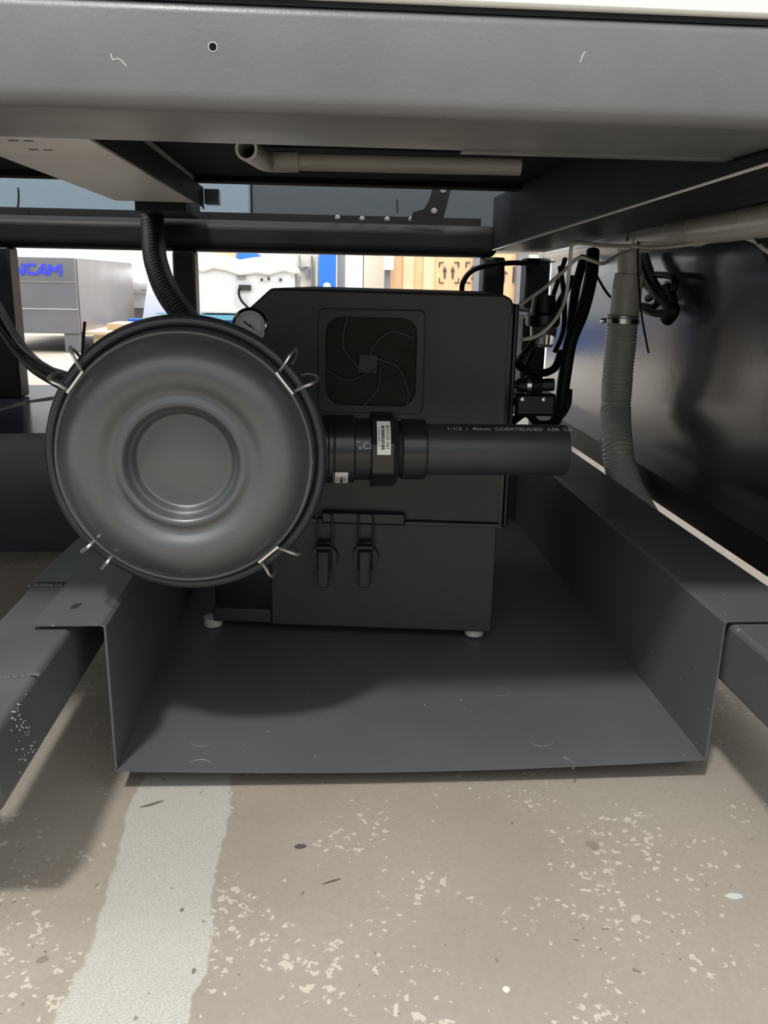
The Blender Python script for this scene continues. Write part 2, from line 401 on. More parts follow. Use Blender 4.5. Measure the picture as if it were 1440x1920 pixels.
# bracket plate with screws at the right of the back rail
bm = B(); Yq = Yk - 0.012
pts = [aY(x, y, Yq) for x, y in ((812, 350), (846, 352), (838, 385), (828, 420), (770, 412), (775, 398), (795, 392), (805, 375))]
prism(bm, pts, (0, 0.004, 0)); br = ob('bracket', bm, 'frame', T)
for px, py in ((831, 357), (814, 396)):
    bm = B(); lathe(bm, [(0, 0.003), (0.004, 0.0025), (0.0055, 0), (0.0055, -0.001)], aY(px, py, Yq), (0, -1, 0), 14); ob('screw', bm, 'steelgrey', br, smooth=True)
for px, py in ((633, 408), (679, 410), (726, 411), (771, 411)):
    bm = B(); lathe(bm, [(0, 0.003), (0.003, 0.0025), (0.0045, 0), (0.0045, -0.006)], aY(px, py, Yk - 0.0005) + Vector((0, 0, 0.0)), (0, -1, 0), 14)
    ob('rivet', bm, 'steelgrey', T, smooth=True)
# lower rails the tray hangs on
rl = B(); box(rl, -0.272, -0.207, 0.508, 1.60, 0.112, 0.170)
lr = ob('lower_rail', rl, 'rail', T, bevel=0.005, bseg=3)
ob('cross_rail', box(B(), -0.80, -0.2725, 0.508, 0.57, 0.112, 0.171), 'rail', T, bevel=0.005, bseg=3)
rr = B(); box(rr, 0.350, 0.432, 0.508, 1.60, 0.112, 0.170)
rr_o = ob('lower_rail', rr, 'rail', T, bevel=0.005, bseg=3)
# weld bead and patch plate on the left rail
bm = B()
pa = aZ(0, 1268, 0.1712); pb = aZ(70, 1262, 0.1712)
for i in range(26):
    t = i / 25; c = pa.lerp(pb, t) + Vector((random.uniform(-.0008, .0008), random.uniform(-.0012, .0012), 0))
    lathe(bm, [(0, 0.0008), (0.0015, 0.0002), (0.0020, -0.001)], c, (0, 0, 1), 8)
ob('weld_bead', bm, 'rail', lr, smooth=True)
bm = B()
for i in range(46):
    t = random.random(); y = 0.552 + random.gauss(0, 0.010) + 0.018 * t; z = 0.168 - 0.050 * t
    lathe(bm, [(0, 0.0007), (random.uniform(.0003, .0009), 0.0003), (0.001, -0.0004)], (-0.2069, y, z), (1, 0, 0), 6)
ob('weld_spatter', bm, 'chrome', lr)
bm = B()
q = [aZ(x, y, 0.1705) for x, y in ((146, 1013), (62, 1092), (130, 1093), (172, 1045))]
prism(bm, q, (0, 0, 0.002)); ob('patch_plate', bm, 'rail', lr, bevel=0.0004)
bm = B()
pa = aZ(55, 1096, 0.1708); pb = aZ(128, 1096, 0.1708)
for i in range(22):
    c = pa.lerp(pb, i / 21) + Vector((random.uniform(-.001, .001), random.uniform(-.0015, .0015), 0))
    lathe(bm, [(0, 0.0014), (0.0014, 0.0005), (0.002, -0.001)], c, (0, 0, 1), 8)
ob('weld_bead', bm, 'rail', lr, smooth=True)
# shelf plate at the left rear, in two sheets with a gap between them
zs = 0.234
q = [aZ(x, y, zs) for x, y in ((-260, 812), (200, 806), (200, 752), (55, 752), (-260, 812 - 18))]
prism(B(), q, (0, 0, -0.012)) if False else None
q1 = [aZ(x, y, zs) for x, y in ((-120, 815), (210, 810), (210, 738), (60, 755), (-120, 802))]
bm = prism(B(), q1, (0, 0, -0.010)); ob('shelf_plate', bm, 'panel', T)
q2 = [aZ(x, y, zs) for x, y in ((-120, 787), (48, 752), (200, 726), (200, 722), (-120, 722))]
bm = prism(B(), q2, (0, 0, -0.010)); ob('shelf_plate', bm, 'panel', T)
ob('lower_back_panel', box(B(), -1.00, -0.30, 1.375, 1.380, aY(40, 1037, 1.375).z, 0.223), 'panel', T)
ob('left_light_block', box(B(), -1.02, -1.00, 0.70, 1.60, 0.02, 0.56), 'panel', T)  # added out of view to keep light off the floor under the table

# ---------------------------------------------------------------- equipment tray
th = 0.0018
def sheet(bm, pts2, y0, y1, side):
    """folded sheet: open polyline in x,z thickened and run from y0 to y1"""
    n = len(pts2); off = []
    for i in range(n):
        a = Vector(pts2[max(i - 1, 0)]); c = Vector(pts2[min(i + 1, n - 1)]); p = Vector(pts2[i])
        d1 = (p - a).normalized() if i > 0 else None; d2 = (c - p).normalized() if i < n - 1 else None
        if d1 is None: nn = Vector((-d2.y, d2.x)); k = 1
        elif d2 is None: nn = Vector((-d1.y, d1.x)); k = 1
        else:
            n1 = Vector((-d1.y, d1.x)); n2 = Vector((-d2.y, d2.x)); nn = (n1 + n2).normalized(); k = 1 / max(0.3, nn.dot(n1))
        off.append(p + nn * side * th * k)
    loop = [Vector(p) for p in pts2] + off[::-1]
    prism(bm, [(p.x, y0(p.x) if callable(y0) else y0, p.y) for p in loop], (0, 0, 0)) if False else None
    A = [bm.verts.new((p.x, y0, p.y)) for p in loop]; Bk = [bm.verts.new((p.x, y1, p.y)) for p in loop]
    m = len(loop)
    for i in range(m): bm.faces.new((A[i], A[(i + 1) % m], Bk[(i + 1) % m], Bk[i]))
    for i in range(n - 1):
        bm.faces.new((A[i], A[i + 1], A[m - 2 - i], A[m - 1 - i])); bm.faces.new((Bk[i], Bk[i + 1], Bk[m - 2 - i], Bk[m - 1 - i]))
    return A, Bk
bm = B()
fx = [-0.179 + (0.343 + 0.179) * i / 12 for i in range(13)]
path = [(-0.236, 0.1735), (-0.181, 0.1735), (-0.179, 0.172)]
path += [(-0.1775, 0.04)] + [(x, 0.04 - 0.006 * math.sin(math.pi * (x + 0.179) / 0.522)) for x in fx[1:-1]] + [(0.343, 0.04)]
path += [(0.345, 0.171), (0.347, 0.1725), (0.425, 0.1725)]
A, Bk = sheet(bm, path, 0.678, 1.50, 1)
# only the front lip sags: the back edge stays flat
for v in Bk:
    if -0.17 < v.co.x < 0.33 and v.co.z < 0.06: v.co.z = 0.04 + (th if v.co.z > 0.04 - 0.006 * math.sin(math.pi * (v.co.x + 0.179) / 0.522) + th / 2 else 0)
tray = ob('equipment_tray', bm, 'tray', None, smooth=True, angle=30)
tag(tray, 'open fronted charcoal sheet metal tray hung between the lower rails, carrying the vacuum pump', 'tray')
# strip added below the front edge to draw its dark shadow band
ob('shadow_strip', box(B(), -0.172, 0.336, 0.705, 0.709, 0.0205, 0.0335), 'tray', tray)
ob('back_wall', box(B(), -0.178, 0.344, 1.498, 1.50, 0.04, 0.172), 'tray', tray)
p = aZ(142, 1136, 0.1755)
bm = B(); prism(bm, [(p.x - .004, p.y - .006, 0.1752), (p.x + .002, p.y - .006, 0.1752), (p.x + .004, p.y + .006, 0.1752), (p.x - .002, p.y + .006, 0.1752)], (0, 0, 0.0004))
ob('flange_slot', bm, 'ink', tray)
# faint round and curved rub marks on the tray bottom (scratches in the coating)
SCUFF = mat('scuff', (0.15, 0.15, 0.155), 0.6)
def arc_mark(px, py, rpx, a0, a1, wpx):
    c = aZ(px, py, 0.0396); r = abs(aZ(px + rpx, py, 0.0396).x - c.x)
    sag = lambda x, y: 0.04 + th - 0.006 * math.sin(math.pi * (x + 0.179) / 0.522) * max(0, (1.5 - y) / 0.822) + 0.0004
    pts = []
    for i in range(13):
        a = math.radians(a0 + (a1 - a0) * i / 12); x = c.x + r * math.cos(a); y = c.y + r * math.sin(a); pts.append((x, y, sag(x, y)))
    bm = B(); tube(bm, pts, wpx * 0.00042, 4, 0); ob('scuff_mark', bm, SCUFF, tray)
for a in ((380, 1388, 24, 200, 330, 0.8), (375, 1436, 22, 30, 160, 1.4), (1015, 1385, 22, 190, 350, 0.8), (1050, 1430, 26, -40, 60, 1.5),
          (940, 1295, 16, 0, 330, 0.5)):
    arc_mark(*a)

# ---------------------------------------------------------------- vacuum pump
PR = Matrix.Translation((0.204, 0.950, 0)) @ Matrix.Rotation(math.radians(-6.5), 4, 'Z')   # local x<0 to the left, y to the back
def PL(px, py, dy=0.0):
    """pixel onto the pump's front plane (offset dy), in pump-local coordinates"""
    n = PR.to_3x3() @ Vector((0, 1, 0)); o = PR @ Vector((0, dy, 0)); r = ray(px, py)
    t = (o - CP).dot(n) / r.dot(n); return PR.inverted() @ (CP + r * t)
pump = thing('vacuum_pump', 'black box shaped vacuum pump with fan grille standing in the tray behind the round filter', 'vacuum pump', (0.03, 1.1, 0.042))
def pob(name, bm, m, par=None, **k):
    for v in bm.verts: v.co = PR @ v.co
    return ob(name, bm, m, par or pump, **k)
ztop = 0.4385; zseam = 0.184; zb = 0.052
tl = PL(508, 540); ch = PL(425, 616); xl = -0.348
bm = B()
outl = [(0.0, zseam), (0.0, ztop - 0.012), (-0.0035, ztop - 0.004), (-0.012, ztop), (tl.x, tl.z), (ch.x, ch.z), (xl, ch.z - (ch.x - xl) * 0.75), (xl, zseam)]
prism(bm, [(x, 0.0, z) for x, z in outl], (0, 0.36, 0))
hs = pob('upper_housing', bm, 'pump', bevel=0.0025)
# folded side rim
bm = B(); box(bm, 0.0005, 0.006, 0.004, 0.36, zseam - 0.006, ztop - 0.010); pob('side_rim', bm, 'pumpedge', bevel=0.002)
bm = B(); box(bm, -0.0045, -0.001, -0.0012, 0.003, zseam, ztop - 0.02); pob('edge_fold', bm, 'pumpedge', hs)
# lower housing: proud cover panel plus set back part at the left
xc = PL(509, 1120).x
bm = B(); box(bm, xc, -0.006, -0.004, 0.34, zb, zseam - 0.003); lh = pob('lower_housing', bm, 'pump', bevel=0.002)
bm = B(); box(bm, xl + 0.01, xc, 0.014, 0.34, zb, zseam - 0.003); pob('recessed_base', bm, 'pumpedge', bevel=0.002)
bm = B(); box(bm, xl + 0.01, xc, 0.0, 0.02, zb, PL(400, 1140).z); pob('base_lip', bm, 'pump', bevel=0.002)
bm = B(); box(bm, xc - 0.02, -0.001, -0.0045, 0.0, zseam - 0.0035, zseam + 0.0005); pob('seam_edge', bm, 'pumpedge')
for px in (395, 890):
    c = PL(px, 1190); bm = B(); lathe(bm, [(0, 0), (0.011, 0), (0.012, 0.003), (0.011, 0.0101), (0, 0.0101)], (c.x, 0.014, 0.042), (0, 0, 1), 20)
    pob('foot', bm, 'greypvc', smooth=True)
for lx in (-0.30, -0.02):
    bm = B(); lathe(bm, [(0, 0), (0.011, 0), (0.011, 0.0101), (0, 0.0101)], (lx, 0.30, 0.042), (0, 0, 1), 20); pob('foot', bm, 'greypvc', smooth=True)
# fan grille
g0 = PL(598, 578); g1 = PL(792, 776)
gx0, gx1, gz0, gz1 = g0.x, g1.x, g1.z, g0.z
w_ = (gx1 - gx0); ix0, ix1, iz0, iz1 = gx0 + w_ * .07, gx1 - w_ * .075, gz0 + w_ * .075, gz1 - w_ * .075
outer = roundrect(gx0, gx1, gz0, gz1, 0.006); inner = roundrect(ix0, ix1, iz0, iz1, 0.018)
bm = B(); frame_plate(bm, [(x, -0.0045, z) for x, z in outer], [(x, -0.0045, z) for x, z in inner], (0, 0.0045, 0))
gr = pob('fan_grille', bm, 'grille', bevel=0.0012)
bm = B(); prism(bm, [(x, -0.0008, z) for x, z in inner], (0, 0.0006, 0)); pob('filter_mat', bm, 'mesh', gr)
hubc = PL(690, 682); hx, hz = hubc.x, hubc.z
bm = B(); prism(bm, [(hx + dx * 0.011, -0.0034, hz + dz_ * 0.011) for dx, dz_ in ((-1, -.9), (.9, -1), (1, .9), (-.9, 1))], (0, 0.003, 0))
pob('grille_hub', bm, 'grille', gr, bevel=0.001)
ribs = [((651, 595), (644, 650), (675, 690)), ((778, 634), (735, 622), (702, 648), (690, 675)), ((706, 672), (748, 690), (766, 740), (755, 770)),
        ((713, 690), (708, 730), (672, 768)), ((612, 692), (655, 712), (708, 690))]
for rb in ribs:
    pts = smoothpath([Vector((PL(x, y).x, -0.0028, PL(x, y).z)) for x, y in rb], 8)
    bm = B(); tube(bm, pts, 0.0014, 6, 0); pob('grille_rib', bm, 'grille', gr, smooth=True)
# latches over the seam
p0 = PL(604, 955); p1 = PL(760, 980)
bm = B(); box(bm, p0.x, p1.x, -0.010, 0.0, p1.z - 0.001, p0.z); pob('latch_keeper_bar', bm, 'plastic', bevel=0.002)
for cx in (610, 686):
    c = PL(cx, 1035)
    bm = B(); box(bm, c.x - 0.0085, c.x + 0.0085, -0.016, -0.004, PL(cx, 1062).z, PL(cx, 1008).z)
    la = pob('latch', bm, 'plastic', bevel=0.002)
    for s in (-1, 1):
        bm = B(); lathe(bm, [(0, 0.004), (0.012, 0.004), (0.013, 0.001), (0.013, -0.002)], (c.x + s * 0.0075, -0.006, c.z - 0.004), (0, -1, 0), 20)
        for v in bm.verts: v.co.x = c.x + s * 0.0075 + (v.co.x - c.x - s * 0.0075) * 0.62
        pob('latch_cheek', bm, 'plastic', la, smooth=True)
    bm = B(); zt = PL(cx, 958).z; zl = PL(cx, 1022).z
    tube(bm, [(c.x - 0.0085, -0.014, zl), (c.x - 0.0085, -0.013, zt), (c.x + 0.0085, -0.013, zt), (c.x + 0.0085, -0.014, zl)], 0.0013, 8, 0)
    pob('wire_loop', bm, 'plastic', la, smooth=True)
    bm = B(); box(bm, c.x - 0.0062, c.x + 0.0062, -0.024, -0.017, PL(cx, 1089).z, PL(cx, 1024).z); pob('lever', bm, 'grille', la, bevel=0.0015)
    bm = B(); lathe(bm, [(0, -0.0085), (0.004, -0.0085), (0.004, 0.0085), (0, 0.0085)], (c.x, -0.018, PL(cx, 1018).z), (1, 0, 0), 14); pob('pivot_pin', bm, 'plastic', la, smooth=True)

# ---------------------------------------------------------------- inlet filter canister
FC = Vector((-0.109, 0.70, 0.3105)); R0 = 0.112
fil = thing('inlet_filter', 'big round black dished filter canister lid clipped with wire hooks in front of the pump', 'air filter', FC)
AX = (0, -1, 0)
bm = B(); lathe(bm, [(0, -0.155), (0.088, -0.155), (0.096, -0.150), (0.099, -0.140), (0.103, -0.012), (0.1085, -0.010), (0.1120, -0.005), (0.1120, 0.001), (0.1100, 0.0052), (0.1065, 0.0066), (0.1035, 0.0050), (0.1025, 0.0010), (0.09, 0.001), (0, 0.001)], FC, AX, 128)
ob('canister_body', bm, 'ring', fil, smooth=True, angle=50)
lidp = [(0.1018, 0.0), (0.1022, 0.006), (0.1010, 0.0148), (0.1000, 0.0168), (0.0987, 0.0171), (0.0977, 0.0156), (0.0967, 0.0151), (0.0952, 0.0185), (0.0920, 0.0232), (0.0880, 0.0277), (0.0830, 0.0318), (0.0770, 0.0347), (0.0710, 0.0358), (0.0655, 0.0354), (0.0612, 0.0334), (0.0580, 0.0313), (0.0552, 0.0300), (0.0525, 0.0301),
        (0.0498, 0.0319), (0.0475, 0.0329), (0.0456, 0.0325), (0.0438, 0.0305), (0.0426, 0.0265), (0.0413, 0.0243), (0.0402, 0.0237), (0.0392, 0.0220), (0.0382, 0.0185), (0.0368, 0.0168), (0.0355, 0.0166), (0.0300, 0.0174), (0.0150, 0.0196), (0, 0.0206)]
bm = B(); lathe(bm, lidp, FC, AX, 160); lid = ob('lid', bm, 'lid', fil, smooth=True, angle=70)
def clip(ang, hide=False):
    a = math.radians(ang); er = Vector((math.cos(a), 0, math.sin(a))); et = Vector((-math.sin(a), 0, math.cos(a))); ef = Vector((0, -1, 0))
    half = [(0.006, 0.000, -0.026), (0.0085, 0.006, -0.022), (0.0125, 0.0115, -0.012), (0.0148, 0.0120, -0.001), (0.0140, 0.0075, 0.0075), (0.0115, 0.0005, 0.0115), (0.0098, -0.0060, 0.0165), (0.0095, -0.0085, 0.0195), (0.0085, -0.0088, 0.0200)]
    pts = [(u, v, f) for u, v, f in half] + [(-u, v, f) for u, v, f in half[::-1]]
    P = [FC + er * (R0 - 0.003 + v) + et * u + ef * f for u, v, f in pts]
    bm = B(); tube(bm, P, 0.00135, 8, 5); ob('spring_clip', bm, 'wire', fil, smooth=True)
for a in (142.5, 38, -50): clip(a)
a_ = math.radians(-133)
er = Vector((math.cos(a_), 0, math.sin(a_))); et = Vector((-math.sin(a_), 0, math.cos(a_))); ef = Vector((0, -1, 0))
bm = B()
P = [FC + er * (R0 + v) + et * u + ef * f for u, v, f in ((-0.009, -0.013, 0.014), (-0.0095, -0.008, 0.0215), (-0.010, 0.000, 0.0135), (-0.0105, 0.007, 0.002), (-0.0105, 0.0075, -0.010), (-0.009, 0.002, -0.02),
      (0.009, 0.002, -0.02), (0.0105, 0.0075, -0.010), (0.0105, 0.007, 0.002), (0.010, 0.000, 0.0135), (0.0095, -0.008, 0.0215), (0.009, -0.013, 0.014))]
tube(bm, P, 0.00135, 8, 5); ob('spring_clip', bm, 'wire', fil, smooth=True)
# rear outlet towards the pump
bm = B(); lathe(bm, [(0.026, -0.155), (0.026, -0.2815), (0.0, -0.2815)], (-0.10, 0.70, 0.31), AX, 32); ob('outlet_pipe', bm, 'absgloss', fil, smooth=True)

# ---------------------------------------------------------------- pressure gauge
gc = Vector((-0.0705, 0.862, 0.406))
ga = thing('vacuum_gauge', 'small round chrome rimmed vacuum gauge with white dial peeking over the filter canister', 'gauge', gc)
gax = Vector((0.10, -1, 0.12)).normalized()
bm = B(); lathe(bm, [(0, -0.022), (0.0145, -0.022), (0.0155, -0.018), (0.0160, 0.0), (0, 0.0)], gc, gax, 40); ob('gauge_body', bm, 'plastic', ga, smooth=True)
bm = B(); lathe(bm, [(0.0143, 0.0), (0.0143, 0.0035), (0.0155, 0.0045), (0.0172, 0.0030), (0.0172, -0.004), (0.0160, -0.004)], gc, gax, 48, True); ob('bezel', bm, 'chrome', ga, smooth=True)
bm = B(); lathe(bm, [(0, 0.0012), (0.0143, 0.0012), (0.0143, 0.0), (0, 0.0)], gc, gax, 48); dial = ob('dial', bm, 'dial', ga)
gu = Vector((0, 0, 1)); gu = (gu - gax * gu.dot(gax)).normalized(); gv = gu.cross(gax) * -1
if gv.x < 0: gv = -gv
def G(x, y, f=0.0015): return gc + gv * x + gu * y + gax * f
bm = B()
for k in range(31):
    a = math.radians(225 - 270 * k / 30); l = 0.0022 if k % 5 == 0 else 0.0012; wd = 0.00022
    c, s = math.cos(a), math.sin(a)
    prism(bm, [G((0.0122) * c - s * wd, 0.0122 * s + c * wd), G(0.0122 * c + s * wd, 0.0122 * s - c * wd), G((0.0122 - l) * c + s * wd, (0.0122 - l) * s - c * wd), G((0.0122 - l) * c - s * wd, (0.0122 - l) * s + c * wd)], gax * 0.0001)
ob('scale_marks', bm, 'ink', dial)
a = math.radians(-34); c, s = math.cos(a), math.sin(a)
bm = B(); prism(bm, [G(-0.006 * c - 0.0008 * s, -0.006 * s + 0.0008 * c, .0022), G(-0.006 * c + 0.0008 * s, -0.006 * s - 0.0008 * c, .0022), G(0.011 * c, 0.011 * s, .0022)], gax * 0.0003)
lathe(bm, [(0, 0.0030), (0.0014, 0.0030), (0.0014, 0.0012), (0, 0.0012)], gc, gax, 14)
lathe(bm, [(0, 0.0028), (0.0012, 0.0028), (0.0012, 0.0018), (0, 0.0018)], G(-0.006 * c, -0.006 * s, 0), gax, 12)
ob('needle', bm, 'ink', ga)
bm = B(); tube(bm, [gc - gax * 0.012 + Vector((0, 0, -0.012)), gc - gax * 0.012 + Vector((0, 0, -0.055))], 0.005, 12, 0); ob('stem', bm, 'chrome', ga, smooth=True)

# ---------------------------------------------------------------- coupling and pipe
PY, PZ = 0.80, 0.2985
def cyl(bm, x0, x1, r, seg=48, cham=0.0, off=0.0):
    prof = [(0, x0), (r - cham, x0), (r, x0 + cham), (r, x1 - cham), (r - cham, x1), (0, x1)]
    return lathe(bm, prof, (0, PY, PZ), (1, 0, 0), seg)
cp = thing('pipe_coupling', 'glossy black threaded pipe coupling with two white barcode stickers screwed into the filter', 'pipe fitting', (0.04, PY, PZ))
bm = B(); cyl(bm, -0.010, 0.0285, 0.0315, 56, 0.001); ob('adapter', bm, 'absgloss', cp, smooth=True, angle=30)
bm = B()
for dx in (0.004, 0.009): lathe(bm, [(0.0318, dx), (0.0323, dx + .001), (0.0318, dx + .002)], (0, PY, PZ), (1, 0, 0), 56)
ob('thread', bm, 'absgloss', cp, smooth=True)
bm = B(); cyl(bm, 0.0285, 0.0432, 0.0288, 56, 0.0004); mid = ob('threaded_neck', bm, 'absgloss', cp, smooth=True, angle=30)
bm = B(); lathe(bm, [(0, 0.0432), (0.0345, 0.0432), (0.0352, 0.0440), (0.0352, 0.063), (0.031, 0.0685), (0, 0.0685)], (0, PY, PZ), (1, 0, 0), 8)
for v in bm.verts:
    d = v.co - Vector((v.co.x, PY, PZ)); 
    q = Matrix.Rotation(math.radians(22.5 + 6), 4, 'X') @ d; v.co = Vector((v.co.x, PY, PZ)) + q
nut = ob('union_nut', bm, 'absgloss', cp, bevel=0.0012)
bm = B(); cyl(bm, 0.0685, 0.0725, 0.0265, 48); ob('seal_groove', bm, 'rubber', cp, smooth=True, angle=30)
bm = B(); cyl(bm, 0.0715, 0.0945, 0.0283, 56, 0.0012); ob('socket_collar', bm, 'absgloss', cp, smooth=True, angle=30)
def onpipe(x, s, r, a0):
    """point on the pipe surface: x along, s arc length upward, a0 base elevation angle towards the camera"""
    a = a0 + s / r; return Vector((x, PY - math.cos(a) * r, PZ + math.sin(a) * r))
def patch(bm, x0, x1, s0, s1, r, a0, t=0.0002):
    n = 10; A = []; Bq = []
    for i in range(n + 1):
        s = s0 + (s1 - s0) * i / n
        A.append([bm.verts.new(onpipe(x0, s, r, a0)), bm.verts.new(onpipe(x1, s, r, a0))])
        Bq.append([bm.verts.new(onpipe(x0, s, r - t, a0)), bm.verts.new(onpipe(x1, s, r - t, a0))])
    for i in range(n):
        bm.faces.new((A[i][0], A[i][1], A[i + 1][1], A[i + 1][0])); bm.faces.new((Bq[i][0], Bq[i][1], Bq[i + 1][1], Bq[i + 1][0]))
        for k in (0, 1): bm.faces.new((A[i][k], A[i + 1][k], Bq[i + 1][k], Bq[i][k]))
    bm.faces.new((A[0][0], A[0][1], Bq[0][1], Bq[0][0])); bm.faces.new((A[n][0], A[n][1], Bq[n][1], Bq[n][0]))
# sticker on the nut
ra = 0.0356; aa = math.radians(45 - 16)
bm = B(); patch(bm, 0.0478, 0.0600, -0.0165, 0.0165, ra, aa); st1 = ob('barcode_sticker', bm, 'sticker', nut, smooth=True, angle=30)
bm = B(); s = -0.012
while s < 0.011:
    wd = random.choice((0.0004, 0.0008, 0.0012)); patch(bm, 0.0515, 0.0545, s, s + wd, ra + 0.0002, aa); s += wd + random.choice((0.0004, 0.0007))
ob('barcode', bm, 'ink', st1)
bm = text_bm('RLN102-261', 0.0045, lambda x, y: onpipe(0.0572 + y, -x, ra + 0.0003, aa), 0.00005); ob('sticker_text', bm, 'ink', st1)
bm = text_bm('9 26384 88812 4', 0.0026, lambda x, y: onpipe(0.0495 + y, -x, ra + 0.0003, aa)); ob('sticker_text', bm, 'ink', st1)
# sticker low on the adapter
ra = 0.0320; aa = math.radians(-38 - 12)
bm = B(); patch(bm, 0.0092, 0.0222, -0.0105, 0.0105, ra, aa); st2 = ob('barcode_sticker', bm, 'sticker', cp, smooth=True, angle=30)
bm = B(); s = -0.008
while s < 0.0045:
    wd = random.choice((0.0005, 0.0009)); patch(bm, 0.0148, 0.0180, s, s + wd, ra + 0.0002, aa); s += wd + random.choice((0.0005, 0.0008))
ob('barcode', bm, 'ink', st2)
bm = text_bm('J-100508', 0.0030, lambda x, y: onpipe(0.0197 + y, -x, ra + 0.0003, aa)); ob('sticker_text', bm, 'ink', st2)
bm = text_bm('02-90S', 0.0032, lambda x, y: onpipe(0.0125 + y, -x, ra + 0.0003, aa)); ob('sticker_text', bm, 'ink', st2)
# moulded writing on the neck
bm = text_bm('Ca', 0.0085, lambda x, y: onpipe(0.0400 + x, y, 0.0290, math.radians(16)), 0.0); ob('moulded_text', bm, 'print', mid)
bm = text_bm('m', 0.0040, lambda x, y: onpipe(0.0310 + x, y, 0.0290, math.radians(24)), 0.0); ob('moulded_text', bm, 'print', mid)
bm = text_bm('80', 0.0035, lambda x, y: onpipe(0.0330 + x, y, 0.0290, math.radians(12)), 0.0); ob('moulded_text', bm, 'print', mid)
# pipe: hollow
bm = B(); lathe(bm, [(0.0238, 0.080), (0.0240, 0.0945), (0.0240, 0.2268), (0.0236, 0.2276), (0.0196, 0.2276), (0.0196, 0.080)], (0, PY, PZ), (1, 0, 0), 64, True)
pipe = ob('black_pipe', bm, 'abs', None, smooth=True, angle=35)
tag(pipe, 'short open ended matte black plastic pipe with white print sticking out right of the coupling', 'pipe')
bm = text_bm('1-1/2  /  40mm  COEXTRUDED  ABS  CE', 0.0068, lambda x, y: onpipe(0.1715 + x, y, 0.02415, math.radians(63)), 0.00004)
ob('printed_text', bm, 'print', pipe)

# ---------------------------------------------------------------- pale tube with elbow under the deck
tz = 0.585; ty = 1.10
wt = thing('drain_tube', 'off white plastic tube with an elbow end running sideways under the table top', 'tube', (0.08, ty, tz))
bm = B(); tube(bm, [(-0.055, ty, 0.5835), (0.234, ty, 0.5850)], 0.0098, 20, 0); ob('tube', bm, 'pvc', wt, smooth=True)
bm = B(); tube(bm, [(-0.030, ty, 0.5837), (-0.058, ty, 0.5830), (-0.068, ty - 0.008, 0.5830), (-0.0735, ty - 0.03, 0.5835), (-0.083, ty - 0.085, 0.5845)], 0.0118, 20, 6, cap=False)
tube(bm, [(-0.0735, ty - 0.03, 0.5835), (-0.083, ty - 0.085, 0.5845)], 0.0098, 20, 0, cap=False)
eb = ob('elbow', bm, 'pvc', wt, smooth=True)
bm = B(); lathe(bm, [(0.0094, -0.001), (0.0122, -0.001), (0.0122, 0.002), (0.0094, 0.002)], (-0.083, ty - 0.085, 0.5845), (-0.17, -0.985, 0.018), 28, True); ob('mouth_ring', bm, 'white', eb, smooth=True)

# ---------------------------------------------------------------- side cabinet on the right
sc = thing('side_cabinet', 'tall glossy black sheet metal cabinet side behind the ribbed hose at the right', 'cabinet', (0.55, 1.0, 0.0))
ob('side_panel', box(B(), 0.535, 0.57, 0.35, 2.10, 0.1825, 0.5965), 'panel', sc)
ob('bottom_ledge', box(B(), 0.490, 0.57, 0.35, 2.10, 0.1810, 0.1825), 'panel', sc)
ob('lower_skirt', box(B(), 0.490, 0.4925, 0.35, 2.10, 0.142, 0.1810), 'frame', sc)
ob('cabinet_leg', box(B(), 0.50, 0.55, 0.355, 0.40, FZ, 0.1810), 'frame', sc)
ob('cabinet_leg', box(B(), 0.50, 0.55, 2.04, 2.09, FZ, 0.1810), 'frame', sc)

# ---------------------------------------------------------------- grey pipe with tee, ribbed hose
gp = thing('grey_pipe', 'light grey plastic pipe with a tee hanging under the right side beam', 'pipe', (0.47, 1.34, 0.518))
pn = Vector((0.47, 0.50, 0.5228)); pm = Vector((0.47, 1.38, 0.5188)); pf = Vector((0.47, 1.88, 0.5144))
bm = B(); tube(bm, [pn, pm, pf], 0.0186, 28, 0); ob('pipe', bm, 'greypvc', gp, smooth=True)
def ringat(y0, y1, r, m='greypvc', name='socket_ring'):
    t = (pf - pn) / (pf.y - pn.y); bm = B(); tube(bm, [pn + t * (y0 - pn.y), pn + t * (y1 - pn.y)], r, 28, 0); return ob(name, bm, m, gp, smooth=True, angle=30)
ringat(1.86, 1.885, 0.0215); ringat(1.31, 1.475, 0.0203, name='tee_socket'); ringat(1.12, 1.127, 0.0197, 'pvc')
hy = 1.38
td = aY(1178, 480, hy); t1 = aY(1176, 520, hy); t2 = aY(1172, 545, hy); t3 = aY(1168, 580, hy); t4 = aY(1166, 625, hy)
bm = B(); tube(bm, [Vector((0.47, hy, 0.5185)), Vector((t1.x + 0.004, hy, t1.z - 0.002))], 0.0184, 28, 0); ob('tee_branch', bm, 'greypvc', gp, smooth=True, angle=30)
bm = B(); tube(bm, [Vector((t1.x + 0.004, hy, t1.z + 0.004)), Vector((t2.x + 0.003, hy, t2.z)), ], 0.0240, 8, 0); ob('reducer', bm, 'greypvc', gp, bevel=0.001)
bm = B(); tube(bm, [Vector((t2.x + 0.003, hy, t2.z + 0.002)), Vector((t4.x, hy, t4.z))], 0.0229, 28, 0); ob('hose_barb', bm, 'greypvc', gp, smooth=True)
hs_ = thing('ribbed_hose', 'translucent grey ribbed hose clamped to the grey tee and dropping behind the tray', 'hose', aY(1165, 700, hy))
path = [aY(1168, 590, hy), aY(1164, 640, hy), aY(1158, 700, hy + 0.005), aY(1154, 770, hy + 0.012), aX(1156, 830, 0.457), aX(1167, 890, 0.461), aX(1190, 945, 0.461), aX(1222, 1000, 0.461)]
bm = B(); tube(bm, path, 0.0248, 26, 8, ribs=(0.0056, 0.0020)); ob('hose_wall', bm, 'hose', hs_, smooth=True, angle=100)
